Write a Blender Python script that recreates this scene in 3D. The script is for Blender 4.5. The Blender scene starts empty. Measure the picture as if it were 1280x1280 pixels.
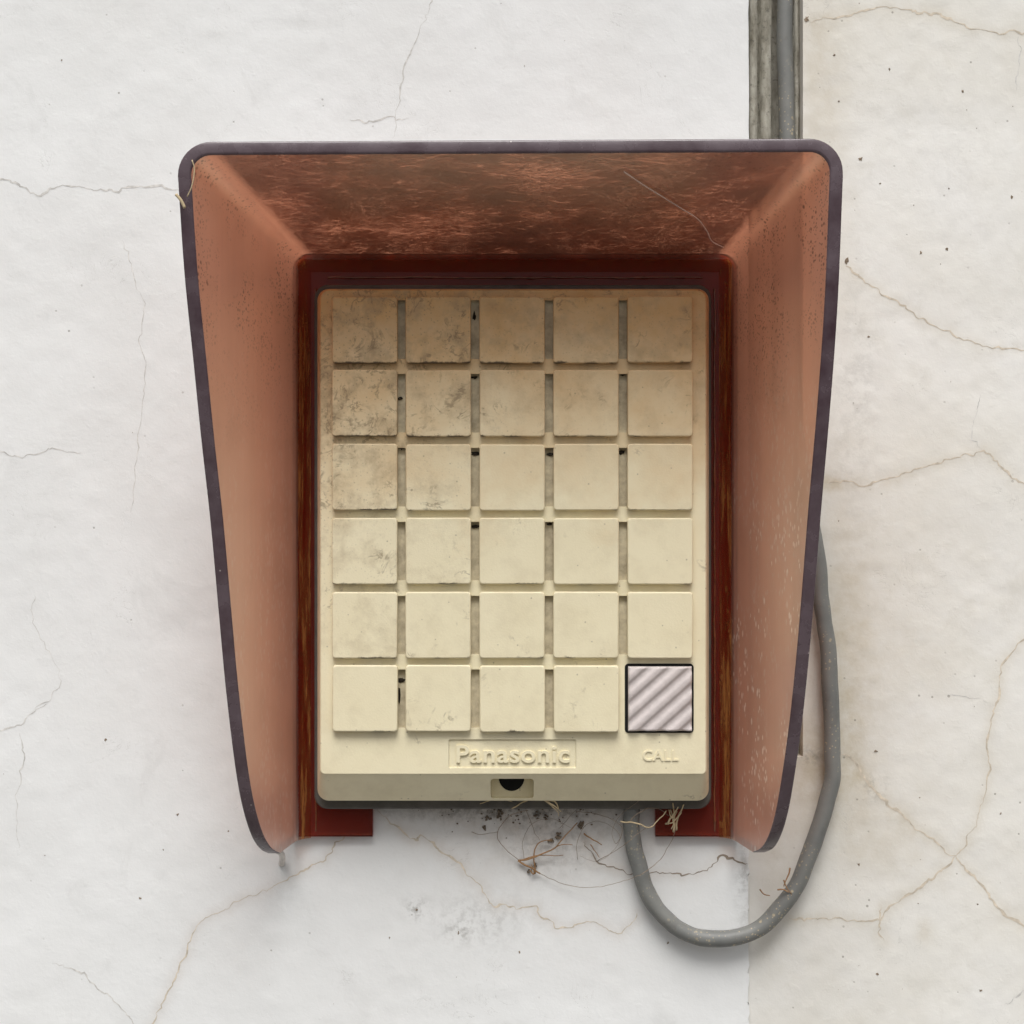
import bpy, bmesh, math, random
import numpy as np
from mathutils import Vector, Matrix

# ------------------------------------------------------------------ camera, sky, sun, exposure
sc = bpy.context.scene
S = 0.3            # millimetres per photo pixel on the wall plane
D = 550.0          # camera distance from the wall in millimetres
CZ = 1400.0        # camera height in millimetres
cam_d = bpy.data.cameras.new('camera')
cam = bpy.data.objects.new('camera', cam_d)
sc.collection.objects.link(cam)
cam.location = (0, -D/1000, CZ/1000)
cam.rotation_euler = (math.radians(90), 0, 0)
cam_d.sensor_width = 36
cam_d.lens = 36*D/(1280*S)
cam_d.clip_start = 0.01
cam_d.clip_end = 100
sc.camera = cam

SUN_EL, SUN_AZ = 61, -5       # azimuth: degrees from straight in front of the wall, negative = left
world = bpy.data.worlds.new('World'); sc.world = world; world.use_nodes = True
wn = world.node_tree
sky = wn.nodes.new('ShaderNodeTexSky'); sky.sky_type = 'NISHITA'; sky.sun_disc = False
sky.sun_elevation = math.radians(SUN_EL)
sky.sun_rotation = math.radians(180 + SUN_AZ)
sky.air_density = 1.0; sky.dust_density = 6.0; sky.ozone_density = 1.0
hs = wn.nodes.new('ShaderNodeHueSaturation'); hs.inputs['Saturation'].default_value = 0.18
bg = wn.nodes['Background']; bg.inputs['Strength'].default_value = 0.06
wn.links.new(sky.outputs[0], hs.inputs['Color']); wn.links.new(hs.outputs[0], bg.inputs['Color'])
sun_d = bpy.data.lights.new('sun', 'SUN'); sun_d.energy = 1.5; sun_d.angle = math.radians(36)
sun_d.color = (1.0, 0.985, 0.96)
sun = bpy.data.objects.new('sun', sun_d); sc.collection.objects.link(sun)
e, a = math.radians(SUN_EL), math.radians(SUN_AZ)
to_sun = Vector((math.sin(a)*math.cos(e), -math.cos(a)*math.cos(e), math.sin(e)))
sun.rotation_euler = to_sun.to_track_quat('Z', 'Y').to_euler()
sun.location = (0, -2, 3)
sc.render.engine = 'CYCLES'
sc.cycles.max_bounces = 7; sc.cycles.transparent_max_bounces = 14; sc.cycles.diffuse_bounces = 4
sc.view_settings.view_transform = 'Standard'; sc.view_settings.look = 'None'
sc.view_settings.gamma = 1; sc.view_settings.use_curve_mapping = False
sc.view_settings.exposure = 0.86

# ------------------------------------------------------------------ helpers
rng = random.Random(7)
def px(x, y, d=0.0):
    """photo pixel + distance from the wall (mm) -> (x, d, z) in mm around the view axis"""
    f = S*(D-d)/D
    return ((x-640)*f, d, (640-y)*f)
def wpt(p): return Vector((p[0]/1000, -p[1]/1000, (p[2]+CZ)/1000))
def empty(name, p, label, cat, group=None):
    o = bpy.data.objects.new(name, None); sc.collection.objects.link(o)
    o.location = wpt(p); o.empty_display_size = 0.02
    o['label'] = label; o['category'] = cat
    if group: o['group'] = group
    return o
def mk(name, verts, faces, mat, parent=None, origin=None, smooth=False, attr=None):
    v = np.array(verts, dtype=float)
    if origin is None:
        origin = ((v[:,0].min()+v[:,0].max())/2, v[:,1].min(), v[:,2].min())
    loc = wpt(origin)
    w = np.stack([v[:,0]/1000, -v[:,1]/1000, (v[:,2]+CZ)/1000], 1) - np.array(loc)
    me = bpy.data.meshes.new(name)
    me.from_pydata(w.tolist(), [], [tuple(f) for f in faces]); me.update()
    bm = bmesh.new(); bm.from_mesh(me)
    if attr is None: bmesh.ops.recalc_face_normals(bm, faces=bm.faces)
    bm.to_mesh(me); bm.free()
    if attr is not None:
        ca = me.color_attributes.new('mask', 'FLOAT_COLOR', 'POINT')
        arr = np.ones((len(v), 4), dtype=np.float32); arr[:, :attr.shape[1]] = attr
        ca.data.foreach_set('color', arr.ravel())
    if smooth: me.polygons.foreach_set('use_smooth', [True]*len(me.polygons))
    o = bpy.data.objects.new(name, me); sc.collection.objects.link(o)
    if mat: me.materials.append(mat)
    if parent:
        o.parent = parent; o.location = loc - parent_loc(parent)
    else: o.location = loc
    return o
def parent_loc(p):
    l = Vector(p.location)
    while p.parent: p = p.parent; l += p.location
    return l
def tag(o, label=None, cat=None, group=None, kind=None):
    if label: o['label'] = label
    if cat: o['category'] = cat
    if group: o['group'] = group
    if kind: o['kind'] = kind
    return o
def smooth_by_angle(o, deg=35):
    me = o.data
    bm = bmesh.new(); bm.from_mesh(me)
    for ed in bm.edges:
        ed.smooth = not (len(ed.link_faces) == 2 and ed.calc_face_angle(0) > math.radians(deg))
    for f in bm.faces: f.smooth = True
    bm.to_mesh(me); bm.free()
def rrect(x0, x1, z0, z1, r, n=6, rl_=None):
    out = []; rt = r; rl_ = r if rl_ is None else rl_
    for cx, cz, a0, r in ((x1-rt, z1-rt, 0, rt), (x0+rt, z1-rt, 90, rt), (x0+rl_, z0+rl_, 180, rl_), (x1-rl_, z0+rl_, 270, rl_)):
        for k in range(n+1):
            t = math.radians(a0+90*k/n); out.append((cx+r*math.cos(t), cz+r*math.sin(t)))
    return out
def loft(loops, cap0=True, cap1=True):
    """loops: list of (outline, d) -> verts, faces"""
    n = len(loops[0][0]); V = []; F = []
    for pts, d in loops: V += [(x, d, z) for x, z in pts]
    for i in range(len(loops)-1):
        for k in range(n):
            a, b = i*n+k, i*n+(k+1) % n
            F.append((a, b, b+n, a+n))
    if cap0: F.append(tuple(range(n-1, -1, -1)))
    if cap1: F.append(tuple(range((len(loops)-1)*n, len(loops)*n)))
    return V, F
def boxvf(x0, x1, d0, d1, z0, z1):
    V = [(x, d, z) for d in (d0, d1) for z in (z0, z1) for x in (x0, x1)]
    F = [(0,1,3,2), (4,6,7,5), (0,4,5,1), (2,3,7,6), (0,2,6,4), (1,5,7,3)]
    return V, F
def joinvf(parts):
    V = []; F = []
    for v, f in parts:
        n = len(V); V += list(v); F += [tuple(i+n for i in q) for q in f]
    return V, F
def catmull(P, n=8):
    P = [np.array(p, float) for p in P]; P = [2*P[0]-P[1]] + P + [2*P[-1]-P[-2]]; out = []
    for i in range(1, len(P)-2):
        for k in range(n):
            t = k/n; p0, p1, p2, p3 = P[i-1:i+3]
            out.append(0.5*(2*p1+(p2-p0)*t+(2*p0-5*p1+4*p2-p3)*t*t+(3*p1-p0-3*p2+p3)*t**3))
    out.append(P[-2]); return out
def tubevf(path, r, ns=8, cap=True):
    """path: list of (x,d,z); r: number or list"""
    P = [np.array(p, float) for p in path]; n = len(P); V = []; F = []
    rr = r if hasattr(r, '__len__') else [r]*n
    up = None
    for i in range(n):
        t = P[min(i+1, n-1)]-P[max(i-1, 0)]; t = t/(np.linalg.norm(t)+1e-12)
        if up is None:
            up = np.cross(t, (0, 1, 0.13)); up /= np.linalg.norm(up)+1e-12
        up = up - t*np.dot(up, t); up /= np.linalg.norm(up)+1e-12
        bi = np.cross(t, up)
        for k in range(ns):
            q = 2*math.pi*k/ns
            V.append(tuple(P[i]+rr[i]*(math.cos(q)*up+math.sin(q)*bi)))
    for i in range(n-1):
        for k in range(ns):
            a0, b0 = i*ns+k, i*ns+(k+1) % ns
            F.append((a0, b0, b0+ns, a0+ns))
    if cap:
        F.append(tuple(range(ns-1, -1, -1))); F.append(tuple(range((n-1)*ns, n*ns)))
    return V, F
def blobvf(c, rx, rd, rz, seed, rough=0.35):
    bm = bmesh.new(); bmesh.ops.create_icosphere(bm, subdivisions=2, radius=1)
    q = random.Random(seed); V = []
    for v in bm.verts:
        k = 1+rough*(q.random()-0.5)*2
        V.append((c[0]+v.co.x*rx*k, c[1]+v.co.y*rd*k, c[2]+v.co.z*rz*k))
    F = [tuple(v.index for v in f.verts) for f in bm.faces]; bm.free()
    return V, F
def vnoise(x, y, sc_, seed):
    x = np.asarray(x)/sc_+1000.3; y = np.asarray(y)/sc_+1000.7
    xi = np.floor(x).astype(np.int64); yi = np.floor(y).astype(np.int64); fx = x-xi; fy = y-yi
    fx = fx*fx*(3-2*fx); fy = fy*fy*(3-2*fy)
    def h(i, j):
        n = (i*374761393+j*668265263+seed*1442695041) & 0xffffffff
        n = ((n ^ (n >> 13))*1274126177) & 0xffffffff
        return ((n ^ (n >> 16)) & 0xffff)/65535.0
    return (h(xi, yi)*(1-fx)+h(xi+1, yi)*fx)*(1-fy)+(h(xi, yi+1)*(1-fx)+h(xi+1, yi+1)*fx)*fy - 0.5

# ------------------------------------------------------------------ materials
class NT:
    def __init__(self, name):
        self.m = bpy.data.materials.new(name); self.m.use_nodes = True
        self.t = self.m.node_tree; self.t.nodes.clear()
        self.out = self.t.nodes.new('ShaderNodeOutputMaterial')
    def n(self, typ, inp=None, **kw):
        nd = self.t.nodes.new('ShaderNode'+typ)
        for k, v in kw.items(): setattr(nd, k, v)
        for k, v in (inp or {}).items(): self.put(nd.inputs[k], v)
        return nd
    def put(self, sock, v):
        if isinstance(v, bpy.types.NodeSocket): self.t.links.new(v, sock)
        elif isinstance(v, bpy.types.Node): self.t.links.new(v.outputs[0], sock)
        else:
            if sock.type == 'RGBA' and len(v) == 3: v = (*v, 1)
            sock.default_value = v
    def math(self, op, a, b=0.0, c=0.0, clamp=False):
        nd = self.n('Math', {0: a, 1: b, 2: c}, operation=op, use_clamp=clamp); return nd.outputs[0]
    def ramp(self, v, lo, hi, a=0.0, b=1.0):
        nd = self.n('MapRange', {'Value': v, 'From Min': lo, 'From Max': hi, 'To Min': a, 'To Max': b}); return nd.outputs[0]
    def mix(self, f, a, b, blend='MIX'):
        nd = self.n('Mix', data_type='RGBA', blend_type=blend)
        self.put(nd.inputs[0], f); self.put(nd.inputs[6], a); self.put(nd.inputs[7], b); return nd.outputs[2]
    def coords(self, scale=(1, 1, 1), rnd=False, rot=(0, 0, 0)):
        tc = self.n('TexCoord'); v = tc.outputs['Object']
        if rnd:
            oi = self.n('ObjectInfo'); r = self.math('MULTIPLY', oi.outputs['Random'], 7.3)
            cx = self.n('CombineXYZ', {0: r, 1: r, 2: r})
            v = self.n('VectorMath', {0: v, 1: cx.outputs[0]}, operation='ADD').outputs[0]
        return self.n('Mapping', {'Vector': v, 'Scale': scale, 'Rotation': rot}).outputs[0]
    def noise(self, vec, scale, detail=4, rough=0.55, dist=0.0):
        return self.n('TexNoise', {'Vector': vec, 'Scale': scale, 'Detail': detail, 'Roughness': rough, 'Distortion': dist}).outputs[0]
    def squiggle(self, vec, scale, width, detail=3, dist=1.5):
        v = self.noise(vec, scale, detail, 0.6, dist)
        v = self.math('ABSOLUTE', self.math('SUBTRACT', v, 0.5))
        return self.ramp(v, width, width*0.25)
    def specks(self, vec, scale, size, keep):
        vo = self.n('TexVoronoi', {'Vector': vec, 'Scale': scale})
        d = self.ramp(vo.outputs['Distance'], size, size*0.55)
        sp = self.n('SeparateColor', {0: vo.outputs['Color']})
        return self.math('MULTIPLY', d, self.math('LESS_THAN', sp.outputs[0], keep))
    def bsdf(self, **kw):
        p = self.n('BsdfPrincipled', kw); self.t.links.new(p.outputs[0], self.out.inputs[0]); return p
    def mask(self):
        a_ = self.n('Attribute', attribute_name='mask'); s = self.n('SeparateColor', {0: a_.outputs['Color']})
        return s.outputs

def wall_mat(name, base, dark, stain, specks_keep):
    t = NT(name); c = t.coords()
    big = t.noise(c, 18, 5, 0.6); med = t.noise(c, 90, 5, 0.65)
    col = t.mix(t.ramp(big, 0.35, 0.7), base, dark)
    blot = t.noise(c, 42, 6, 0.7, 0.8)
    col = t.mix(t.math('MULTIPLY', t.ramp(blot, 0.56, 0.66), 0.5), col, tuple(k*0.93 for k in dark))
    col = t.mix(t.math('MULTIPLY', t.ramp(med, 0.5, 0.75), 0.35), col, dark)
    m = t.mask()
    st = t.math('MULTIPLY', m[0], t.ramp(t.noise(c, 140, 5, 0.7), 0.25, 0.7, 0.35, 1.0), clamp=True)
    col = t.mix(st, col, stain)
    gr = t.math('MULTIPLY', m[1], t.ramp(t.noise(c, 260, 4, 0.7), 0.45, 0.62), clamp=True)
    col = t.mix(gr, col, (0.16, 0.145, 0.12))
    sq = t.math('MULTIPLY', t.squiggle(c, 45, 0.006, 5, 2.0), t.ramp(t.noise(c, 30, 2), 0.56, 0.7))
    col = t.mix(t.math('MULTIPLY', sq, 0.30), col, (0.30, 0.29, 0.26))
    sp = t.specks(c, 210, 0.11, specks_keep); sp2 = t.specks(c, 75, 0.05, specks_keep*1.2)
    sp = t.math('MULTIPLY', t.math('MAXIMUM', sp, sp2), t.ramp(t.noise(c, 50, 2), 0.42, 0.6))
    col = t.mix(t.math('MULTIPLY', sp, 0.6), col, (0.20, 0.18, 0.15))
    fine = t.noise(c, 700, 4, 0.6)
    h = t.math('ADD', t.math('MULTIPLY', med, 1.0), t.math('MULTIPLY', fine, 0.22))
    h = t.math('SUBTRACT', h, t.math('MULTIPLY', sp, 0.6))
    h = t.math('SUBTRACT', h, t.math('MULTIPLY', sq, 0.5))
    h = t.math('ADD', h, t.math('MULTIPLY', t.ramp(t.noise(c, 240, 3, 0.5), 0.62, 0.72), 0.12))
    b = t.n('Bump', {'Strength': 0.18, 'Distance': 0.0012, 'Height': h})
    t.bsdf(**{'Base Color': col, 'Roughness': 0.72, 'Normal': b.outputs[0], 'Specular IOR Level': 0.3})
    return t.m
M = {}
M['wall_white'] = wall_mat('white_paint', (0.79, 0.798, 0.795), (0.745, 0.75, 0.742), (0.50, 0.42, 0.35), 0.12)
M['wall_cream'] = wall_mat('cream_cement', (0.79, 0.78, 0.75), (0.73, 0.712, 0.66), (0.50, 0.43, 0.31), 0.30)

def crack_mat(name, col):
    t = NT(name); c = t.coords(); n = t.noise(c, 400, 3)
    t.bsdf(**{'Base Color': t.mix(t.ramp(n, 0.3, 0.7), col, tuple(min(1, k*1.7) for k in col)), 'Roughness': 0.95, 'Specular IOR Level': 0.1})
    return t.m
M['crack_brown'] = crack_mat('crack_brown', (0.22, 0.185, 0.15))
M['crack_grey'] = crack_mat('crack_grey', (0.46, 0.45, 0.43))
M['crack_tan'] = crack_mat('crack_tan', (0.44, 0.39, 0.32))
M['dirt'] = crack_mat('dirt', (0.022, 0.018, 0.014))
M['speck'] = crack_mat('speck', (0.17, 0.135, 0.10))

def cement():
    t = NT('mottled_cement'); c = t.coords((1, 1, 0.35))
    n = t.noise(c, 130, 6, 0.7); n2 = t.noise(t.coords(), 420, 4, 0.7)
    col = t.mix(t.ramp(n, 0.35, 0.65), (0.15, 0.135, 0.10), (0.47, 0.45, 0.385))
    col = t.mix(t.math('MULTIPLY', t.ramp(n2, 0.55, 0.7), 0.7), col, (0.04, 0.037, 0.03))
    b = t.n('Bump', {'Strength': 0.5, 'Distance': 0.001, 'Height': n})
    t.bsdf(**{'Base Color': col, 'Roughness': 0.85, 'Normal': b.outputs[0]}); return t.m
M['cement'] = cement()

def cream(name, key):
    t = NT(name); c = t.coords(rnd=key)
    n1 = t.noise(c, 55, 5, 0.6); n2 = t.noise(c, 1400, 3, 0.6)
    if key: dirt = t.n('Attribute', attribute_name='dirt', attribute_type='OBJECT').outputs['Fac']
    else: dirt = t.mask()[0]
    col = t.mix(t.ramp(n1, 0.35, 0.7), (0.80, 0.73, 0.52), (0.765, 0.69, 0.48))
    # warm brown shade of the hood, painted into the upper plastic by height
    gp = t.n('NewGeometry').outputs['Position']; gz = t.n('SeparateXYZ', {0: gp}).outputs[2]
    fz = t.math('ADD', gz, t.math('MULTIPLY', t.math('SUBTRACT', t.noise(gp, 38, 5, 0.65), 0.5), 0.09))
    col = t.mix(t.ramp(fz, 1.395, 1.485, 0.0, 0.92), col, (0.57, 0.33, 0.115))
    sm = t.math('MULTIPLY', t.ramp(t.noise(c, 95, 5, 0.68), 0.47, 0.68), t.math('ADD', t.math('MULTIPLY', dirt, 0.75), 0.13))
    col = t.mix(sm, col, (0.33, 0.245, 0.14))
    sq = t.math('MULTIPLY', t.squiggle(c, 105, 0.036, 4, 0.8), t.ramp(t.math('SUBTRACT', t.noise(c, 75, 3), t.math('MULTIPLY', dirt, 0.26)), 0.38, 0.28))
    sq = t.math('MULTIPLY', sq, t.ramp(t.noise(c, 330, 3, 0.6), 0.40, 0.56))
    col = t.mix(t.math('MULTIPLY', sq, 0.5), col, (0.13, 0.09, 0.05))
    sp = t.math('MAXIMUM', t.specks(c, 420, 0.16, 0.10), t.math('MULTIPLY', t.specks(c, 900, 0.30, 0.5), dirt))
    col = t.mix(t.math('MULTIPLY', sp, 0.45), col, (0.16, 0.13, 0.09))
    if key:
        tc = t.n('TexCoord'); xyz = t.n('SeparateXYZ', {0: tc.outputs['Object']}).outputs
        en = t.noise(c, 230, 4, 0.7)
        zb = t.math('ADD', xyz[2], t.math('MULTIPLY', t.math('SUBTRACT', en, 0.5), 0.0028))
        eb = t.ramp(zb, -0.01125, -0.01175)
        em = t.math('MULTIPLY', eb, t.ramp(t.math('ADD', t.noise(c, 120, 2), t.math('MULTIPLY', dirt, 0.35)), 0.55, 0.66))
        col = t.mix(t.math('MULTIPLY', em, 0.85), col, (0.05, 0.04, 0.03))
    b = t.n('Bump', {'Strength': 0.18, 'Distance': 0.0004, 'Height': n2})
    bv = b if key else t.n('Bevel', {'Radius': 0.00035, 'Normal': b.outputs[0]}, samples=3)
    t.bsdf(**{'Base Color': col, 'Roughness': 0.55, 'Normal': bv.outputs[0], 'Specular IOR Level': 0.35}); return t.m
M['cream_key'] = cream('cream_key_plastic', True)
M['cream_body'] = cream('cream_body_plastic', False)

def simple(name, col, rough=0.5, var=0.25, scale=150, spec=0.4, bump=0.1):
    t = NT(name); c = t.coords(); n = t.noise(c, scale, 5, 0.65)
    cc = t.mix(t.ramp(n, 0.3, 0.7), tuple(k*(1-var) for k in col), tuple(min(1, k*(1+var)) for k in col))
    b = t.n('Bump', {'Strength': bump, 'Distance': 0.0004, 'Height': n})
    t.bsdf(**{'Base Color': cc, 'Roughness': rough, 'Normal': b.outputs[0], 'Specular IOR Level': spec}); return t.m
M['case_grey'] = simple('grey_case', (0.085, 0.08, 0.07), 0.6)
M['black'] = simple('black_rubber', (0.008, 0.008, 0.008), 0.7, spec=0.2)
M['button'] = simple('pale_button', (0.56, 0.505, 0.49), 0.5, 0.1, 300)
M['straw'] = simple('dry_straw', (0.50, 0.40, 0.25), 0.8)
M['stem'] = simple('brown_stem', (0.30, 0.17, 0.08), 0.8)
M['hair'] = simple('fine_fibre', (0.26, 0.20, 0.15), 0.7)
M['web'] = simple('pale_web', (0.80, 0.74, 0.70), 0.6)
M['bead'] = simple('amber_glue', (0.16, 0.05, 0.022), 0.12, 0.4, 400, 0.8)
M['seal'] = simple('clear_sealant', (0.66, 0.62, 0.58), 0.3)

def cable_mat():
    t = NT('cable_sheath'); c = t.coords()
    n = t.noise(c, 60, 4); col = t.mix(t.ramp(n, 0.3, 0.7), (0.15, 0.155, 0.15), (0.21, 0.21, 0.195))
    dm = t.ramp(t.noise(c, 30, 2), 0.40, 0.60)
    sp = t.math('MULTIPLY', t.math('MAXIMUM', t.specks(c, 420, 0.28, 0.4), t.specks(c, 900, 0.32, 0.45)), dm)
    col = t.mix(t.math('MULTIPLY', sp, 0.8), col, (0.50, 0.42, 0.27))
    col = t.mix(t.math('MULTIPLY', t.ramp(t.noise(c, 170, 5, 0.7), 0.55, 0.75), 0.5), col, (0.11, 0.10, 0.085))
    b = t.n('Bump', {'Strength': 0.15, 'Distance': 0.0005, 'Height': t.noise(c, 300, 4)})
    t.bsdf(**{'Base Color': col, 'Roughness': 0.5, 'Normal': b.outputs[0]}); return t.m
M['cable'] = cable_mat()

def acrylic(name, tint, haze_base, shell):
    """tinted clear plastic: clear tint + weathered haze + gloss; shell: mask r = top panel, g = outer skin"""
    t = NT(name); c = t.coords()
    haze = haze_base
    hcol = (0.84, 0.52, 0.39)
    fine = t.noise(c, 260, 4, 0.6)
    tr = t.n('BsdfTransparent', {'Color': tint})
    if shell:
        m = t.mask(); top, outer, side = m[0], m[1], m[2]
        vs = t.coords((1, 1, 0.06))
        band = t.noise(vs, 75, 3, 0.5)
        hz = t.math('MULTIPLY', t.ramp(band, 0.3, 0.7, haze_base*0.8, haze_base*1.2), t.ramp(side, 0.0, 1.0, 0.15, 1.0))
        # streaky soot on the outer skin of the top
        def streak(ang, sc_, seed):     # short scratches lying at a small angle
            tcv = t.n('TexCoord').outputs['Object']
            rv = t.n('Mapping', {'Vector': tcv, 'Rotation': (0, 0, math.radians(ang)), 'Location': (seed, seed, 0)}).outputs[0]
            return t.noise(t.n('Mapping', {'Vector': rv, 'Scale': (0.13, 1, 0.6)}).outputs[0], sc_, 4, 0.75, 0.5)
        st = t.math('MAXIMUM', t.math('MAXIMUM', streak(9, 900, 0.1), streak(-13, 700, 0.4)), streak(24, 1000, 0.7))
        lw = t.noise(t.coords((0.6, 1, 1)), 60, 4, 0.6)
        g = t.math('ADD', t.math('MULTIPLY', st, 0.95), t.math('MULTIPLY', lw, 0.30))
        grime = t.math('MULTIPLY', t.ramp(g, 0.85, 0.71, 0.42, 0.985), top, clamp=True)
        scr = t.math('MULTIPLY', t.squiggle(t.coords((0.5, 1, 1)), 260, 0.014, 6, 3.5), t.ramp(t.noise(c, 60, 3), 0.42, 0.6))
        grime = t.math('MULTIPLY', grime, t.math('SUBTRACT', 1.0, t.math('MULTIPLY', scr, 0.7)))
        grime = t.math('MULTIPLY', grime, outer)
        # pale flecks and dark specks on the inner skin of the sides
        tcz = t.n('SeparateXYZ', {0: t.n('TexCoord').outputs['Object']}).outputs
        el = t.coords((1, 1, 0.45))
        fl = t.math('MAXIMUM', t.specks(el, 430, 0.36, 0.6), t.specks(el, 700, 0.42, 0.65))
        lowm = t.ramp(tcz[2], 0.20, 0.10)
        rightm = t.ramp(tcz[0], -0.03, 0.05, 0.5, 1.0)
        clump = t.ramp(t.noise(t.coords((1, 1, 0.5)), 55, 4), 0.44, 0.56)
        fl = t.math('MULTIPLY', t.math('MULTIPLY', fl, clump), t.math('MULTIPLY', lowm, rightm))
        fl = t.math('MULTIPLY', fl, t.math('SUBTRACT', 1.0, outer))
        ds = t.math('MULTIPLY', t.math('MAXIMUM', t.specks(c, 520, 0.36, 0.6), t.specks(c, 950, 0.38, 0.6)), t.ramp(t.noise(c, 45, 3), 0.42, 0.54))
        ds = t.math('MULTIPLY', t.math('MULTIPLY', ds, t.ramp(tcz[2], 0.14, 0.20)), t.math('SUBTRACT', 1.0, outer))
        sc1 = t.math('MULTIPLY', t.squiggle(t.coords((1, 1, 0.10)), 120, 0.010, 3, 0.6), t.ramp(t.noise(c, 40, 3), 0.46, 0.6))
        sc1 = t.math('MULTIPLY', sc1, t.math('SUBTRACT', 1.0, outer))
        hcol = t.mix(t.math('MULTIPLY', sc1, 0.5), hcol, (0.85, 0.62, 0.50))
        hcol = t.mix(t.math('MULTIPLY', t.ramp(t.noise(c, 26, 5, 0.65), 0.5, 0.72), 0.45), hcol, (0.52, 0.31, 0.20))
        hcol = t.mix(ds, t.mix(fl, hcol, (0.95, 0.86, 0.78)), (0.06, 0.03, 0.02))
        hz = t.math('MAXIMUM', hz, t.math('MAXIMUM', t.math('MULTIPLY', fl, 0.9), t.math('MULTIPLY', ds, 0.8)))
        hcol = t.mix(grime, hcol, t.mix(t.ramp(lw, 0.35, 0.65), (0.06, 0.014, 0.006), (0.15, 0.036, 0.014)))
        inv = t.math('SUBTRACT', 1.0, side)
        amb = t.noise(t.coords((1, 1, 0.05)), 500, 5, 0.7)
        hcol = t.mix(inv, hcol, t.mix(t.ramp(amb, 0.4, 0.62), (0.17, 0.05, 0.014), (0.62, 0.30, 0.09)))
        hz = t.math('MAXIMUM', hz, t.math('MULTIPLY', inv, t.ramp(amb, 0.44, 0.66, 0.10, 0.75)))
        haze = t.math('MAXIMUM', t.math('MULTIPLY', hz, t.math('SUBTRACT', 1.0, t.math('MULTIPLY', top, 0.75))), grime)
    df = t.n('BsdfDiffuse', {'Color': hcol}); tl = t.n('BsdfTranslucent', {'Color': hcol})
    body = t.n('MixShader', {0: 0.4, 1: df.outputs[0], 2: tl.outputs[0]})
    if shell:
        body = t.n('MixShader', {0: t.ramp(grime, 0.0, 1.0, 0.55, 0.3), 1: df.outputs[0], 2: tl.outputs[0]})
    mx = t.n('MixShader', {0: haze, 1: tr.outputs[0], 2: body.outputs[0]})
    bp = t.n('Bump', {'Strength': 0.12, 'Distance': 0.0004, 'Height': fine})
    fr = t.n('Fresnel', {'IOR': 1.45, 'Normal': bp.outputs[0]})
    gl = t.n('BsdfGlossy', {'Color': (1, 1, 1), 'Roughness': 0.38 if shell else 0.25, 'Normal': bp.outputs[0]})
    fin = t.n('MixShader', {0: t.math('MULTIPLY', fr.outputs[0], 0.3 if shell else 0.5), 1: mx.outputs[0], 2: gl.outputs[0]})
    t.t.links.new(fin.outputs[0], t.out.inputs[0]); return t.m
M['hood'] = acrylic('brown_acrylic', (0.86, 0.56, 0.43), 0.56, True)
M['flange'] = acrylic('red_brown_acrylic', (0.70, 0.30, 0.21), 0.04, False)
def edge_mat():
    t = NT('acrylic_edge'); c = t.coords(); n = t.noise(c, 90, 5, 0.6)
    col = t.mix(t.ramp(n, 0.3, 0.7), (0.060, 0.036, 0.044), (0.115, 0.085, 0.098))
    sp = t.specks(c, 420, 0.16, 0.07); col = t.mix(t.math('MULTIPLY', sp, 0.6), col, (0.45, 0.40, 0.38))
    b = t.n('Bump', {'Strength': 0.15, 'Distance': 0.0005, 'Height': t.noise(c, 240, 5, 0.65)})
    t.bsdf(**{'Base Color': col, 'Roughness': t.ramp(n, 0.3, 0.7, 0.16, 0.34), 'Normal': b.outputs[0], 'Specular IOR Level': 0.6}); return t.m
M['edge'] = edge_mat()

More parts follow.
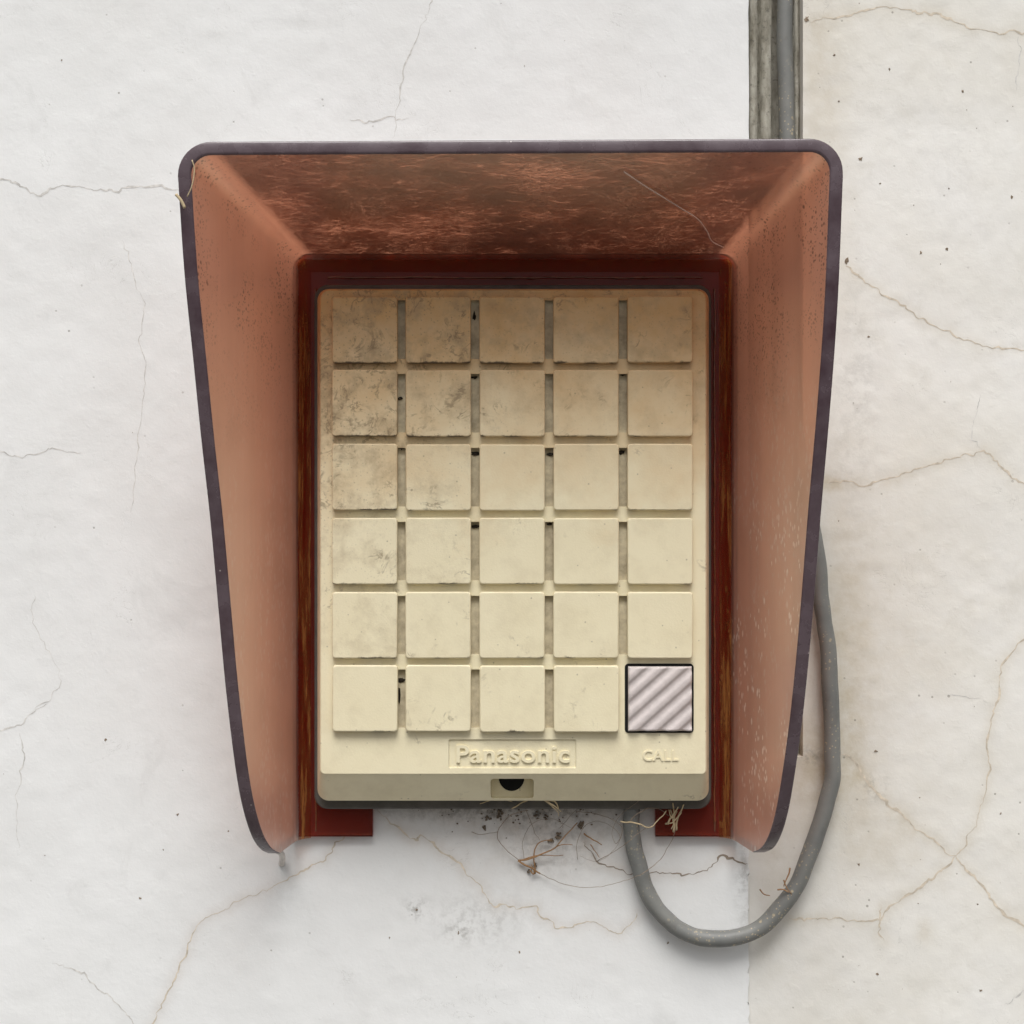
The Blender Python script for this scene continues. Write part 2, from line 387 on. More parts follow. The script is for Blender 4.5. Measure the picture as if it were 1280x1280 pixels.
# ------------------------------------------------------------------ the wall: cracks as polylines in photo pixels
CR = [  # (points, width mm, material, side)
 ([(-20,222),(0,226),(18,228),(48,244),(70,236),(95,230),(115,238),(145,238),(172,232),(230,236)], .55, 'crack_grey', 'L'),
 ([(545,-10),(535,15),(520,45),(508,80),(498,125),(492,175)], .35, 'crack_grey', 'L'),
 ([(440,150),(460,152),(485,148),(510,146)], .4, 'crack_grey', 'L'),
 ([(155,300),(165,340),(178,380),(175,420),(180,470),(172,560),(165,640)], .3, 'crack_grey', 'L'),
 ([(-10,563),(30,572),(62,560),(100,565)], .4, 'crack_grey', 'L'),
 ([(440,1041),(425,1052),(412,1070),(385,1085),(360,1100),(335,1112),(310,1122),(285,1135),(255,1150),(243,1165),(228,1200),(213,1235),(195,1270),(180,1300)], .42, 'crack_tan', 'L'),
 ([(65,1205),(95,1212),(130,1240),(160,1270),(170,1295)], .4, 'crack_grey', 'L'),
 ([(470,1008),(478,1018),(500,1038),(518,1050),(530,1048),(548,1062),(573,1078),(590,1097),(600,1108),(613,1128),(622,1134),(640,1130),(648,1135),(668,1134),(682,1150),(697,1158),(712,1160),(735,1153),(755,1162),(775,1168),(785,1155),(798,1142)], .5, 'crack_tan', 'L'),
 ([(728,1052),(745,1075),(775,1088),(790,1092),(803,1093),(835,1090),(848,1094),(860,1090),(880,1088),(893,1080),(903,1068),(915,1073),(936,1080)], .6, 'crack_brown', 'L'),
 ([(-10,915),(25,905),(38,895),(60,880)], .35, 'crack_grey', 'L'),
 ([(25,915),(28,960),(20,1010),(22,1060)], .3, 'crack_grey', 'L'),
 ([(45,742),(40,775),(70,830),(75,860),(40,890)], .25, 'crack_grey', 'L'),
 ([(1035,605),(1055,602),(1085,606),(1110,600),(1140,588),(1175,578),(1205,570),(1230,564),(1245,575),(1262,592),(1300,615)], .6, 'crack_tan', 'R'),
 ([(1230,562),(1218,545),(1222,520),(1226,490)], .35, 'crack_grey', 'R'),
 ([(1052,942),(1075,960),(1085,975),(1100,995),(1130,1020),(1160,1045),(1195,1072),(1225,1105),(1255,1140),(1300,1170)], .8, 'crack_tan', 'R'),
 ([(1195,1072),(1215,1045),(1225,1020),(1238,970),(1238,920),(1250,870),(1255,830),(1300,785)], .6, 'crack_tan', 'R'),
 ([(1195,1072),(1165,1100),(1140,1120),(1110,1140),(1095,1152),(1050,1150),(1020,1152),(985,1150)], .6, 'crack_tan', 'R'),
 ([(1104,1135),(1102,1160),(1106,1175)], .4, 'crack_tan', 'R'),
 ([(1012,27),(1040,20),(1075,12),(1110,5),(1150,15),(1175,15),(1210,30),(1250,38),(1300,36)], .5, 'crack_tan', 'R'),
 ([(1275,40),(1276,70),(1274,110)], .3, 'crack_grey', 'R'),
 ([(1058,330),(1085,350),(1120,375),(1150,395),(1190,415),(1230,430),(1300,440)], .5, 'crack_tan', 'R'),
 ([(1185,868),(1210,872),(1240,878)], .4, 'crack_grey', 'R'),
 ([(1258,1260),(1275,1245),(1300,1220)], .5, 'crack_grey', 'R'),
]
XL = (936-640)*S           # right edge of the raised white coat
XC = (1005-640)*S          # right edge of the channel
ZC = (640-947)*S           # bottom of the channel
RB = -2.0                  # depth of the cream surface behind the white coat
def h_left(x, z): return 0.5*vnoise(x, z, 60, 1)+0.26*vnoise(x, z, 17, 2)+0.14*vnoise(x, z, 5, 3)
def h_right(x, z): return RB+0.5*vnoise(x, z, 50, 4)+0.30*vnoise(x, z, 14, 5)+0.16*vnoise(x, z, 4, 6)
def axis(lo, hi, f0, f1, step):
    f0, f1 = max(lo, f0), min(hi, f1)
    a_ = list(np.arange(f0, f1, step))+[f1]
    if lo < f0: a_ = list(np.linspace(lo, f0, 12)[:-1])+a_
    if hi > f1: a_ = a_+list(np.linspace(f1, hi, 12)[1:])
    return np.array(a_)
def crack_path(pts, seed):
    P = catmull([((x-640)*S, (640-y)*S) for x, y in pts], 10); q = random.Random(seed)
    out = []
    for i, p in enumerate(P):
        nx = vnoise(p[0], p[1], 3.0, seed)*1.7+vnoise(p[0], p[1], 1.2, seed+50)*1.2
        nz = vnoise(p[0], p[1], 3.0, seed+9)*1.7+vnoise(p[0], p[1], 1.2, seed+77)*1.2
        out.append((p[0]+nx, p[1]+nz))
    return out
paths = [(crack_path(p, 11+i), w, m, s) for i, (p, w, m, s) in enumerate(CR)]
def gauss(X, Z, x, y, rx, ry):
    cx, cz = (x-640)*S, (640-y)*S
    return np.exp(-((X-cx)/(rx*S))**2-((Z-cz)/(ry*S))**2)
def stain_fields(X, Z, side):
    r = np.zeros_like(X); g = np.zeros_like(X)
    for P, w, m, s in paths:
        if s != side or m == 'crack_grey': continue
        for x, z in P[::2]:
            k = (np.abs(X-x) < 7) & (np.abs(Z-z) < 7)
            if k.any(): r[k] = np.maximum(r[k], 0.28*np.exp(-((X[k]-x)**2+(Z[k]-z)**2)/7.0))
    if side == 'L':
        r += 0.55*gauss(X, Z, 640, 1008, 190, 36)+0.35*gauss(X, Z, 680, 1055, 110, 45)+0.25*gauss(X, Z, 800, 1020, 60, 60)
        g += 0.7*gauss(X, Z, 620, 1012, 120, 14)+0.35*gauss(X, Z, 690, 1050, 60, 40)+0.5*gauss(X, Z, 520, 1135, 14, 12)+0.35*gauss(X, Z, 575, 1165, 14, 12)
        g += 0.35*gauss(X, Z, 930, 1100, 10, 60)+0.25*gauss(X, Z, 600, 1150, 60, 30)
        r += 0.10*(vnoise(X, Z, 45, 21)+0.5)**2
    else:
        r += 0.55*gauss(X, Z, 1025, 120, 35, 240)+0.7*gauss(X, Z, 1020, 960, 55, 70)+0.6*gauss(X, Z, 1055, 820, 40, 190)+0.25*gauss(X, Z, 1130, 760, 90, 190)
        r += 0.55*gauss(X, Z, 1040, 606, 16, 10)+0.3*gauss(X, Z, 1120, 1060, 60, 60)+0.45*gauss(X, Z, 1157, 1165, 10, 14)+0.25*gauss(X, Z, 965, 1120, 30, 90)
        r += 0.28*np.clip(vnoise(X, Z, 40, 22)+0.05, 0, 1)+0.16*np.clip(vnoise(X, Z, 12, 23), 0, 1)
        g += 0.16*gauss(X, Z, 1070, 480, 30, 160)+0.6*gauss(X, Z, 1010, 945, 25, 10)+0.08*gauss(X, Z, 1200, 200, 60, 120)+0.5*gauss(X, Z, 1095, 985, 15, 15)
    return np.stack([np.clip(r, 0, 1), np.clip(g, 0, 1)], 1)
def sheet(name, xs, zs, hf, mat, side, keep=None, edge=None):
    X, Z = np.meshgrid(xs, zs); nx, nz = len(xs), len(zs)
    Xf, Zf = X.ravel().copy(), Z.ravel()
    if edge is not None: edge(Xf, Zf)
    Hf = hf(Xf, Zf)
    if side == 'L':     # worn, rolled-off edge of the coat
        u = np.clip((Xf-(XL-1.5))/1.5, 0, 1); Hf = Hf-0.35*u**3
    V = [tuple(v) for v in np.stack([Xf, Hf, Zf], 1)]; F = []
    for j in range(nz-1):
        for i in range(nx-1):
            if keep is None or keep((xs[i]+xs[i+1])/2, (zs[j]+zs[j+1])/2):
                k = j*nx+i; F.append((k, k+1, k+nx+1, k+nx))
    at = stain_fields(Xf, Zf, side)
    # skirts so that the sheet has depth along its borders
    def skirt(idx, depth):
        base = len(V); 
        for k in idx: V.append((V[k][0], depth, V[k][2]))
        for q in range(len(idx)-1): F.append((idx[q], idx[q+1], base+q+1, base+q))
        return np.stack([at[k] for k in idx])
    ex = []
    if side == 'L': ex.append(skirt([j*nx+nx-1 for j in range(nz)], -14))
    else:
        ic = int(np.argmin(abs(xs-XC))); jc = int(np.argmin(abs(zs-ZC)))
        ex.append(skirt([j*nx+ic for j in range(jc, nz)], -14))
        ex.append(skirt([jc*nx+i for i in range(0, ic+1)], -14))
    at2 = np.concatenate([at]+ex)
    o = mk(name, V, F, mat, origin=(0, 0, -1400), smooth=True, attr=at2)
    me = o.data; bm = bmesh.new(); bm.from_mesh(me)
    bmesh.ops.recalc_face_normals(bm, faces=bm.faces)
    if sum(f.normal.y for f in bm.faces) > 0: bmesh.ops.reverse_faces(bm, faces=bm.faces)
    for ed in bm.edges:
        if len(ed.link_faces) == 2 and ed.calc_face_angle(0) > 0.9: ed.smooth = False
    bm.to_mesh(me); bm.free()
    return o
def jag(Xf, Zf):
    k = np.abs(Xf-XL) < 0.01
    Xf[k] += 0.5*vnoise(Zf[k], Zf[k]*0, 7, 31)+1.6*np.clip(vnoise(Zf[k], Zf[k]*0, 2.2, 32), -.5, .2)*(Zf[k] < ZC)
zs = axis(-1400, 700, -215, 215, 1.15)
wl = sheet('wall', axis(-700, XL, -215, XL, 1.15), zs, h_left, M['wall_white'], 'L', edge=jag)
tag(wl, 'white painted plaster wall coat carrying the intercom', 'wall', kind='structure')
xs_r = np.sort(np.concatenate([axis(XL-12, 700, XL-12, 215, 1.15), [XC]])); zs_r = np.sort(np.concatenate([zs, [ZC]]))
wr = sheet('wall', xs_r, zs_r, h_right, M['wall_cream'], 'R', keep=lambda x, z: not (x < XC and z > ZC))
tag(wr, 'cream stained cement wall with branching cracks beside the cable channel', 'wall', kind='structure')

def bounce_ground_mat():  # unseen grey floor sheet, added to bounce light onto the undersides
    t = NT('grey_paving'); c = t.coords(); n_ = t.noise(c, 12, 6, 0.65)
    t.bsdf(**{'Base Color': t.mix(t.ramp(n_, .3, .7), (0.13, 0.125, 0.115), (0.19, 0.18, 0.165)), 'Roughness': 0.9}); return t.m
tag(mk('ground', [(-4000, -14, -1400), (4000, -14, -1400), (4000, 5000, -1400), (-4000, 5000, -1400)], [(0, 1, 2, 3)], bounce_ground_mat()),
    'plain grey paving at the foot of the wall', 'ground', kind='structure')
def crack_obj(P, w, mat, hf, parent, seed):
    n = len(P); V = []; F = []
    for i in range(n):
        x, z = P[i]; a_ = P[max(i-1, 0)]; b_ = P[min(i+1, n-1)]
        t = np.array([b_[0]-a_[0], b_[1]-a_[1]]); t /= np.linalg.norm(t)+1e-9
        nrm = np.array([-t[1], t[0]])
        ww = 0.5*w*(0.22+1.4*abs(vnoise(x, z, 2.2, seed)+0.5)*max(0.12, 1+1.8*vnoise(x, z, 12, seed+3)))
        ww *= min(1, i/4+0.15, (n-1-i)/4+0.15)
        for s_ in (-1, 1):
            X_, Z_ = x+nrm[0]*ww*s_, z+nrm[1]*ww*s_
            V.append((X_, float(hf(X_, Z_))+0.06, Z_))
    for i in range(n-1): F.append((2*i, 2*i+1, 2*i+3, 2*i+2))
    o = mk('crack', V, F, mat, parent)
    if o.data.polygons[0].normal.y > 0: o.data.flip_normals()
    return o
for i, (P, w, m, s) in enumerate(paths):
    crack_obj(P, w, M[m], h_left if s == 'L' else h_right, wl if s == 'L' else wr, 100+i)

# cable channel: stepped section pulled along the wall
sec = [(930,-2.2),(932,-9),(938,-9.5),(939.5,-2.6),(948,-2.8),(949.5,-10),(954,-10.4),(956,-6.6),(968,-7.2),(971,-11.5),(997,-11.5),(998,-7),(1002,-6.6),(1003,-9),(1005.5,-9),(1007,-2.2)]
zz = list(np.linspace(ZC-1, 200, 90))+[300, 700]
V = []; F = []
for j, z in enumerate(zz):
    for i, (x, d) in enumerate(sec):
        X_ = (x-640)*S; V.append((X_+0.5*vnoise(z, i*9.0, 9, 41), d+0.7*vnoise(z, i*7.0, 6, 42)+0.4*vnoise(z, i*7.0, 2.3, 43), z))
n = len(sec)
for j in range(len(zz)-1):
    for i in range(n-1): F.append((j*n+i, j*n+i+1, (j+1)*n+i+1, (j+1)*n+i))
ch = mk('wall_channel', V, F, M['cement'], smooth=True)
tag(ch, 'dirty grey stepped channel sunk between the two wall coats', 'channel', kind='structure')

# small pits, droppings and grit stuck to the wall
V = []; F = []; parts = []
fixed = [(222,1018,3,'L'),(175,1123,3.4,'L'),(204,1062,1.6,'L'),(487,1172,2,'L'),(649,1190,3,'L'),(521,1137,4,'L'),(573,1166,2.6,'L'),(835,1178,4,'L'),(132,925,2.6,'L'),(77,75,2,'L'),(1096,940,4,'R'),(1077,197,4,'R'),(1102,228,3,'R'),(1060,325,5,'R'),(1153,315,3.4,'R'),(1186,310,3.2,'R'),(1228,1240,4,'R'),(1253,1018,3,'R'),(1098,1220,3,'R'),(1205,112,3.5,'R'),(1050,125,2.4,'R'),(1010,22,5,'R'),(1075,1082,2.6,'R'),(1267,245,3,'R'),(1044,67,2.5,'R'),(1087,420,3,'R'),(1113,85,2,'R')]
for i, (x, y, r, s) in enumerate(fixed):
    X_, Z_ = (x-640)*S, (640-y)*S; r *= 0.5*S
    parts.append(blobvf((X_, float((h_left if s == 'L' else h_right)(X_, Z_)), Z_), r*(0.6+0.6*rng.random()), 0.18, r*(0.6+rng.random()*0.9), i, 0.75))
for i in range(190):
    x, y = rng.uniform(0, 1280), rng.uniform(0, 1280)
    s = 'L' if x < 925 else 'R'
    if 925 < x < 1012 and y < 960: continue
    if s == 'L' and rng.random() < 0.75: continue
    X_, Z_ = (x-640)*S, (640-y)*S; r = S*rng.uniform(0.2, 0.75)*(0.6 if rng.random() < 0.6 else 1)
    parts.append(blobvf((X_, float((h_left if s == 'L' else h_right)(X_, Z_)), Z_), r*rng.uniform(.7, 1.6), 0.15, r*rng.uniform(.7, 1.6), 500+i, 0.5))
V, F = joinvf(parts)
tag(mk('wall_grit', V, F, M['speck']), 'tiny dark grit and droppings stuck to the wall', 'grit', kind='stuff')

# ------------------------------------------------------------------ the acrylic hood
hood = empty('rain_hood', px(640, 1045), 'smoky brown translucent acrylic hood flaring out around the intercom', 'hood')
TH = 4.4; DT = 80.0
def solve(outline, xb, slope):
    out = []
    for x, y in outline:
        k = (x-640)*S; d = (k-xb)/(slope+k/D); out.append((d, (640-y)*S*(D-d)/D))
    return out
xbL, xbR, zT = -77.6, 80.0, 92.2      # roots of the inner skin on the wall plane
lipL, lipR, lipT = (239-640)*S*(D-DT)/D, (1037-640)*S*(D-DT)/D, (640-194)*S*(D-DT)/D
slL, slR = (lipL-xbL)/DT, (lipR-xbR)/DT
outL = solve([(247,340),(258,450),(268,550),(279,650),(288,750),(297,850),(306,930),(313,980),(320,1014),(328,1040),(335,1054),(342,1062),(350,1066)], xbL, slL)
outR = solve([(1031,370),(1022,500),(1010,640),(998,790),(987,900),(975,985),(967,1025),(959,1048),(951,1060),(941,1065)], xbR, slR)
rb, rl = 3.5, 6.5
def side_lip(z, tab, top):
    pts = sorted([(t[1], t[0]) for t in tab]+[(top, DT)])
    return float(np.interp(z, [p[0] for p in pts], [p[1] for p in pts]))
base = []; lip = []; outw = []; topm = []
zb0, zl0 = (640-1043)*S, outL[-1][1]
def dense(tab, top):           # lip curve (d, z) from bottom tip to top, smooth
    pts = [(t[0], t[1]) for t in tab[::-1]]+[(DT, top)]
    return catmull(pts, 6)
def add_side(tab, xb, sl, sgn, rev):
    rows = []
    C = dense(tab, lipT-rl)
    zlo, zhi = C[0][1], C[-1][1]
    n_ = len(C)
    for i, (d, z) in enumerate(C):
        zb = zb0+(zT-rb-zb0)*np.clip((z-zlo)/(zhi-zlo), 0, 1)
        rows.append(((xb, 0, zb), (xb+sl*d, d, z), (sgn, 0), 0.0))
    return rows[::-1] if rev else rows
rows = add_side(outL, xbL, slL, -1, False)
for k in range(1, 10):
    t = math.radians(180-90*k/10); c_, s_ = math.cos(t), math.sin(t)
    rows.append(((xbL+rb+rb*c_, 0, zT-rb+rb*s_), (lipL+rl+rl*c_, DT, lipT-rl+rl*s_), (c_, s_), max(0, (k-6)/4)))
for k in range(0, 31):
    u = k/30
    rows.append(((xbL+rb+(xbR-xbL-2*rb)*u, 0, zT), (lipL+rl+(lipR-lipL-2*rl)*u, DT, lipT+1.0*u), (0, 1), 1.0))
for k in range(1, 10):
    t = math.radians(90-90*k/10); c_, s_ = math.cos(t), math.sin(t)
    rows.append(((xbR-rb+rb*c_, 0, zT-rb+rb*s_), (lipR-rl+rl*c_, DT, lipT+1.0-rl+rl*s_), (c_, s_), max(0, (4-k)/4)))
rows += add_side(outR, xbR, slR, 1, True)
NV = 18; FD = 4.0     # flange thickness
V = []; at = []; nr = len(rows)
inner_prof = [(-4.0, FD, 0), (-2.6, FD+0.35, 0), (-1.3, FD+1.3, 0), (-0.4, FD+2.8, 0)]   # fillet: (inward offset, d)
per = len(inner_prof)+NV+1
idx_in = []; idx_out = []
for B, L, o_, tm in rows:
    B = np.array(B); L = np.array(L); dirv = (L-B); dl = max(L[1], 0.5)
    ii = []
    f = min(1.0, dl/14.0)
    for off, d, _ in inner_prof:
        p = B+dirv*(d*f/dl if dl > 0 else 0); p = np.array([p[0]-o_[0]*-off*1.0*1.0, d*f+FD*(1-f)*0, p[2]-o_[1]*-off])
        ii.append(len(V)); V.append(tuple(p)); at.append((tm, 0, 0))
    d0 = (FD+4.0)*f
    for k in range(NV+1):
        t = k/NV; d = d0+(dl-d0)*t
        p = B+dirv*(d/dl)
        ii.append(len(V)); V.append(tuple(p)); at.append((tm, 0, 1))
    idx_in.append(ii)
    io = []
    for k in range(NV+1):
        t = k/NV; p = B+dirv*t*(0.997)+np.array([o_[0]*TH, 0, o_[1]*TH])
        io.append(len(V)); V.append(tuple(p)); at.append((tm, 1, 1))
    idx_out.append(io)
F = []
for i in range(nr-1):
    for k in range(len(idx_in[0])-1): F.append((idx_in[i][k], idx_in[i][k+1], idx_in[i+1][k+1], idx_in[i+1][k]))
    for k in range(NV): F.append((idx_out[i][k+1], idx_out[i][k], idx_out[i+1][k], idx_out[i+1][k+1]))
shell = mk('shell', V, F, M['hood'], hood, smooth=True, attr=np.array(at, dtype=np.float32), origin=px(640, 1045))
shell['label'] = 'brown see-through shell, sooty on top'
# polished front edge, with the two bottom ends
V = []; F = []; ne = 7
def P3(i): return np.array(mesh_pts[i])
mesh_pts = [(v.co.x*1000, -v.co.y*1000, v.co.z*1000+px(640, 1045)[2]) for v in shell.data.vertices]
for i in range(nr):
    a_ = P3(idx_in[i][-1]); b_ = P3(idx_out[i][-1]); o_ = rows[i][2]
    ax = np.array(rows[i][1])-np.array(rows[i][0]); ax = ax/(np.linalg.norm(ax)+1e-9)
    for k in range(ne):
        t = (0, .05, .16, .5, .84, .95, 1)[k]; bul = (0, .4, .55, .55, .55, .4, 0)[k]
        V.append(tuple(a_*(1-t)+b_*t+ax*bul))
for i in range(nr-1):
    for k in range(ne-1): F.append((i*ne+k, i*ne+k+1, (i+1)*ne+k+1, (i+1)*ne+k))
for end in (0, nr-1):          # bottom end strips
    o0 = len(V); m_ = NV+1
    for k in range(m_):
        V.append(mesh_pts[idx_in[end][len(inner_prof)+k]]); V.append(mesh_pts[idx_out[end][k]])
    for k in range(m_-1): F.append((o0+2*k, o0+2*k+1, o0+2*k+3, o0+2*k+2))
rim = mk('front_edge', V, F, M['edge'], hood, smooth=True)
rim['label'] = 'dark purplish polished edge of the hood'
# flange plate against the wall (inverted U with two inward feet)
ox0, ox1 = xbL-TH+0.4, xbR+TH-0.4
fx0, fx1 = (467-640)*S, (818-640)*S
zf = (640-1003)*S
poly = [(ox0, zb0), (fx0, zb0), (fx0, zf+3), (-64, zf+3), (-64, 70), (64, 70), (64, zf+3), (fx1, zf+3), (fx1, zb0), (ox1, zb0)]
arc = []
for k in range(0, 9):
    t = math.radians(90*k/8); arc.append((ox1-6+6*math.cos(t), zT+TH-0.4-6+6*math.sin(t)))
for k in range(0, 9):
    t = math.radians(90+90*k/8); arc.append((ox0+6+6*math.cos(t), zT+TH-0.4-6+6*math.sin(t)))
poly += arc
V, F = loft([(poly, 0.9), (poly, FD-0.25)])
fl = mk('mounting_flange', V, F, M['flange'], hood)
fl.data.materials.append(simple('flange_edge', (0.20, 0.045, 0.038), 0.35))
for p_ in fl.data.polygons:
    if abs(p_.normal.y) < 0.5: p_.material_index = 1
fl['label'] = 'deep red translucent flange against the wall'
# glue bead running round the joint of flange and shell
for seg, seed in (([(xbL+4.6, zb0+2), (xbL+4.6, zT-9)], 1), ([(xbR-4.6, zb0+2), (xbR-4.6, zT-9)], 2), ([(xbL+9, zT-5.0), (xbR-9, zT-5.0)], 3)):
    (x0, z0), (x1, z1) = seg; N = 160; path = []; rr = []
    for k in range(N+1):
        t = k/N; x = x0+(x1-x0)*t; z = z0+(z1-z0)*t
        j = 0.5*vnoise(t*200, 0, 8, seed); path.append((x+(j if seed < 3 else 0), FD+0.1, z+(j if seed == 3 else 0)))
        rr.append(0.32+0.55*max(0, float(vnoise(t*200, 3, 5, seed+5))))
    V, F = tubevf(path, rr, 8); b = mk('glue_bead', V, F, M['bead'], hood, smooth=True)

# ------------------------------------------------------------------ the intercom
ic = empty('intercom', px(641, 1008, 4), 'cream door intercom with thirty square keys mounted inside the brown hood', 'intercom')
V, F = loft([(rrect(-72.4, 73.0, -109.0, 83.2, 5), FD+0.05), (rrect(-72.8, 73.4, -109.4, 83.7, 5), FD+0.6), (rrect(-72.8, 73.4, -109.4, 83.7, 5), 9.6), (rrect(-72.3, 72.9, -108.8, 83.1, 4.6), 10.2)])
smooth_by_angle(mk('rear_case', V, F, M['case_grey'], ic))
DF = 24.0                    # front face of the cover
fo = px(400, 362, DF); fb = px(883, 968, DF)
X0, X1, Z1, Z0 = fo[0], fb[0], fo[2], fb[2]
bo = (-70.9, 71.7, -105.2, 81.3)
V, F = loft([(rrect(*bo, 4.2), 10.2), (rrect(*bo, 4.2), 15.5), (rrect(X0-0.1, X1+0.1, Z0-0.15, Z1+0.1, 3.6, 6, 1.6), DF-0.5), (rrect(X0+0.35, X1-0.35, Z0+0.2, Z1-0.35, 3.2, 6, 1.3), DF)])
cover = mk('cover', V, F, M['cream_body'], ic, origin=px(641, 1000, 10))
# cutters
KX = [415, 507, 599.5, 692, 784.5]; KY = [370.5, 462.5, 555, 647.5, 740, 832]
KW, KH, DK = 81.5, 83.0, 26.7
cut = []
for r in range(6):
    for c in range(4):
        a_ = px(KX[c]+KW+0.2, KY[r]+5, DF); b_ = px(KX[c+1]-0.2, KY[r]+KH-5, DF)
        if r == 5 and c == 3: continue
        cut.append(boxvf(a_[0], b_[0], DF-1.9, DF+3, b_[2], a_[2]))
a_ = px(561, 924.5, DF); b_ = px(720, 960, DF)
cut.append(loft([(rrect(a_[0], b_[0], b_[2], a_[2], 0.5, 3), DF-0.55), (rrect(a_[0], b_[0], b_[2], a_[2], 0.5, 3), DF+3)]))
LG = (a_, b_)
nx0, nx1 = px(613.5, 0, 18)[0], px(667, 0, 18)[0]
nz1 = px(0, 973, 21.5)[2]
cut.append(loft([(rrect(nx0, nx1, -104.3, nz1, 1.2, 3), 13), (rrect(nx0, nx1, -104.3, nz1, 1.2, 3), 30)]))
V, F = joinvf(cut)
cutter = mk('cutter', V, F, None)
bpy.context.view_layer.update()
md = cover.modifiers.new('b', 'BOOLEAN'); md.operation = 'DIFFERENCE'; md.object = cutter; md.solver = 'EXACT'
dg = bpy.context.evaluated_depsgraph_get()
nm = bpy.data.meshes.new_from_object(cover.evaluated_get(dg)); cover.modifiers.clear(); cover.data = nm
bpy.data.objects.remove(cutter)
# dirt mask for the cover: subdivide lightly so that the mask varies
bm = bmesh.new(); bm.from_mesh(cover.data)
bmesh.ops.triangulate(bm, faces=bm.faces)
bmesh.ops.recalc_face_normals(bm, faces=bm.faces)
for _ in range(3):
    le = [ed for ed in bm.edges if ed.calc_length() > 0.012]
    if not le: break
    bmesh.ops.subdivide_edges(bm, edges=le, cuts=1)
    bmesh.ops.triangulate(bm, faces=bm.faces)
bm.to_mesh(cover.data); bm.free()
me = cover.data; off = px(641, 1000, 10)
def groove_mat():  # darker, greyer mottled plastic for the slot faces
    t = NT('grimy_groove'); c = t.coords(); n_ = t.noise(c, 160, 5, 0.7)
    col = t.mix(t.ramp(n_, 0.35, 0.68), (0.68, 0.61, 0.44), (0.36, 0.305, 0.21))
    t.bsdf(**{'Base Color': col, 'Roughness': 0.8}); return t.m
me.materials.append(groove_mat())
zk = px(0, 918, DF)[2]
for p_ in me.polygons:
    c_ = p_.center; x_, d_, z_ = c_.x*1000+off[0], off[1]-c_.y*1000, c_.z*1000+off[2]
    if z_ > zk and X0+6 < x_ < X1-6 and z_ < Z1-2 and d_ < DF-0.4: p_.material_index = 1
def dirt_at(x, z):
    """dirt is heavier towards the upper left corner"""
    u = (x-X0)/(X1-X0); v = (z-Z0)/(Z1-Z0)
    return float(np.clip(0.95*math.exp(-(u/0.30)**2)*np.clip((v-0.15)/0.6, 0, 1)+0.55*np.clip((v-0.62)/0.38, 0, 1), 0, 1))
ca = me.color_attributes.new('mask', 'FLOAT_COLOR', 'POINT')
for i, v in enumerate(me.vertices):
    q = dirt_at(v.co.x*1000+off[0], v.co.z*1000+off[2]); ca.data[i].color = (q, q, q, 1)
# keys
w, h = KW*S*(D-DK)/D/2, KH*S*(D-DK)/D/2
def key_loops(w, h, r, d0, d1, bev):
    L = [(rrect(-w, w, -h, h, r), d0)]
    for k in range(4):
        t = math.radians(90*k/3); i_ = bev*(1-math.cos(t)); L.append((rrect(-w+i_, w-i_, -h+i_, h-i_, r), d1-bev+bev*math.sin(t)))
    i_ = bev+0.1; L.append((rrect(-w+i_, w-i_, -h+i_, h-i_, r), d1)); i_ = bev+0.6; L.append((rrect(-w+i_, w-i_, -h+i_, h-i_, r), d1))
    return L
kmesh = None
for r in range(6):
    for c in range(5):
        if r == 5 and c == 4: continue
        ctr = px(KX[c]+KW/2, KY[r]+KH/2, DK); ctr = (ctr[0], 0, ctr[2])
        if kmesh is None:
            V, F = loft(key_loops(w, h, 1.1, DF-0.6, DK, 0.45))
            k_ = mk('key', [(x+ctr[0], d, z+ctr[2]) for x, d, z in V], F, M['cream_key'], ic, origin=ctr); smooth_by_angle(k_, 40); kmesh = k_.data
        else:
            k_ = bpy.data.objects.new('key', kmesh); sc.collection.objects.link(k_); k_.parent = ic
            k_.location = wpt(ctr)-ic.location
        k_.location.y += rng.uniform(-0.00022, 0.00022)
        k_.location.x += rng.uniform(-0.0001, 0.0001); k_.location.z += rng.uniform(-0.00012, 0.00012)
        k_.rotation_euler = (0, rng.uniform(-0.003, 0.003), 0)
        dq = dirt_at(ctr[0], ctr[2]); 
        k_['dirt'] = max(0.0, min(1.0, dq*rng.uniform(0.75, 1.1)))
# call button
bx0, bz1 = px(781, 829.5, DF)[0], px(0, 829.5, DF)[2]; bx1, bz0 = px(867, 0, DF)[0], px(0, 916, DF)[2]
V, F = loft([(rrect(bx0, bx1, bz0, bz1, 1.3), DF-0.4), (rrect(bx0, bx1, bz0, bz1, 1.3), DF+0.25)])
bt = mk('call_button', V, F, M['black'], ic); bt['label'] = 'ribbed pale call button in a black surround'
cx0, cz1 = px(785.5, 0, DF+2)[0], px(0, 833.5, DF+2)[2]; cx1, cz0 = px(865, 0, DF+2)[0], px(0, 914, DF+2)[2]
N = 96; V = []; F = []
for j in range(N+1):
    for i in range(N+1):
        x = cx0+(cx1-cx0)*i/N; z = cz0+(cz1-cz0)*j/N
        # ribs climb to the right
        ph = ((x-cx0)*0.80-(z-cz0)*0.90+0.6)/5.9
        s_ = math.sin(2*math.pi*ph); s_ = math.tanh(1.1*s_+0.15)
        dd = DF+1.9+0.5*s_
        m_ = min(x-cx0, cx1-x, z-cz0, cz1-z)
        if m_ < 0.5: dd -= (0.5-m_)*0.9
        V.append((x, dd, z))
for j in range(N):
    for i in range(N): k = j*(N+1)+i; F.append((k, k+1, k+N+2, k+N+1))
ring = [i for i in range(N+1)]+[j*(N+1)+N for j in range(1, N+1)]+[N*(N+1)+i for i in range(N-1, -1, -1)]+[j*(N+1) for j in range(N-1, 0, -1)]
b0 = len(V)
for k in ring: V.append((V[k][0], DF, V[k][2]))
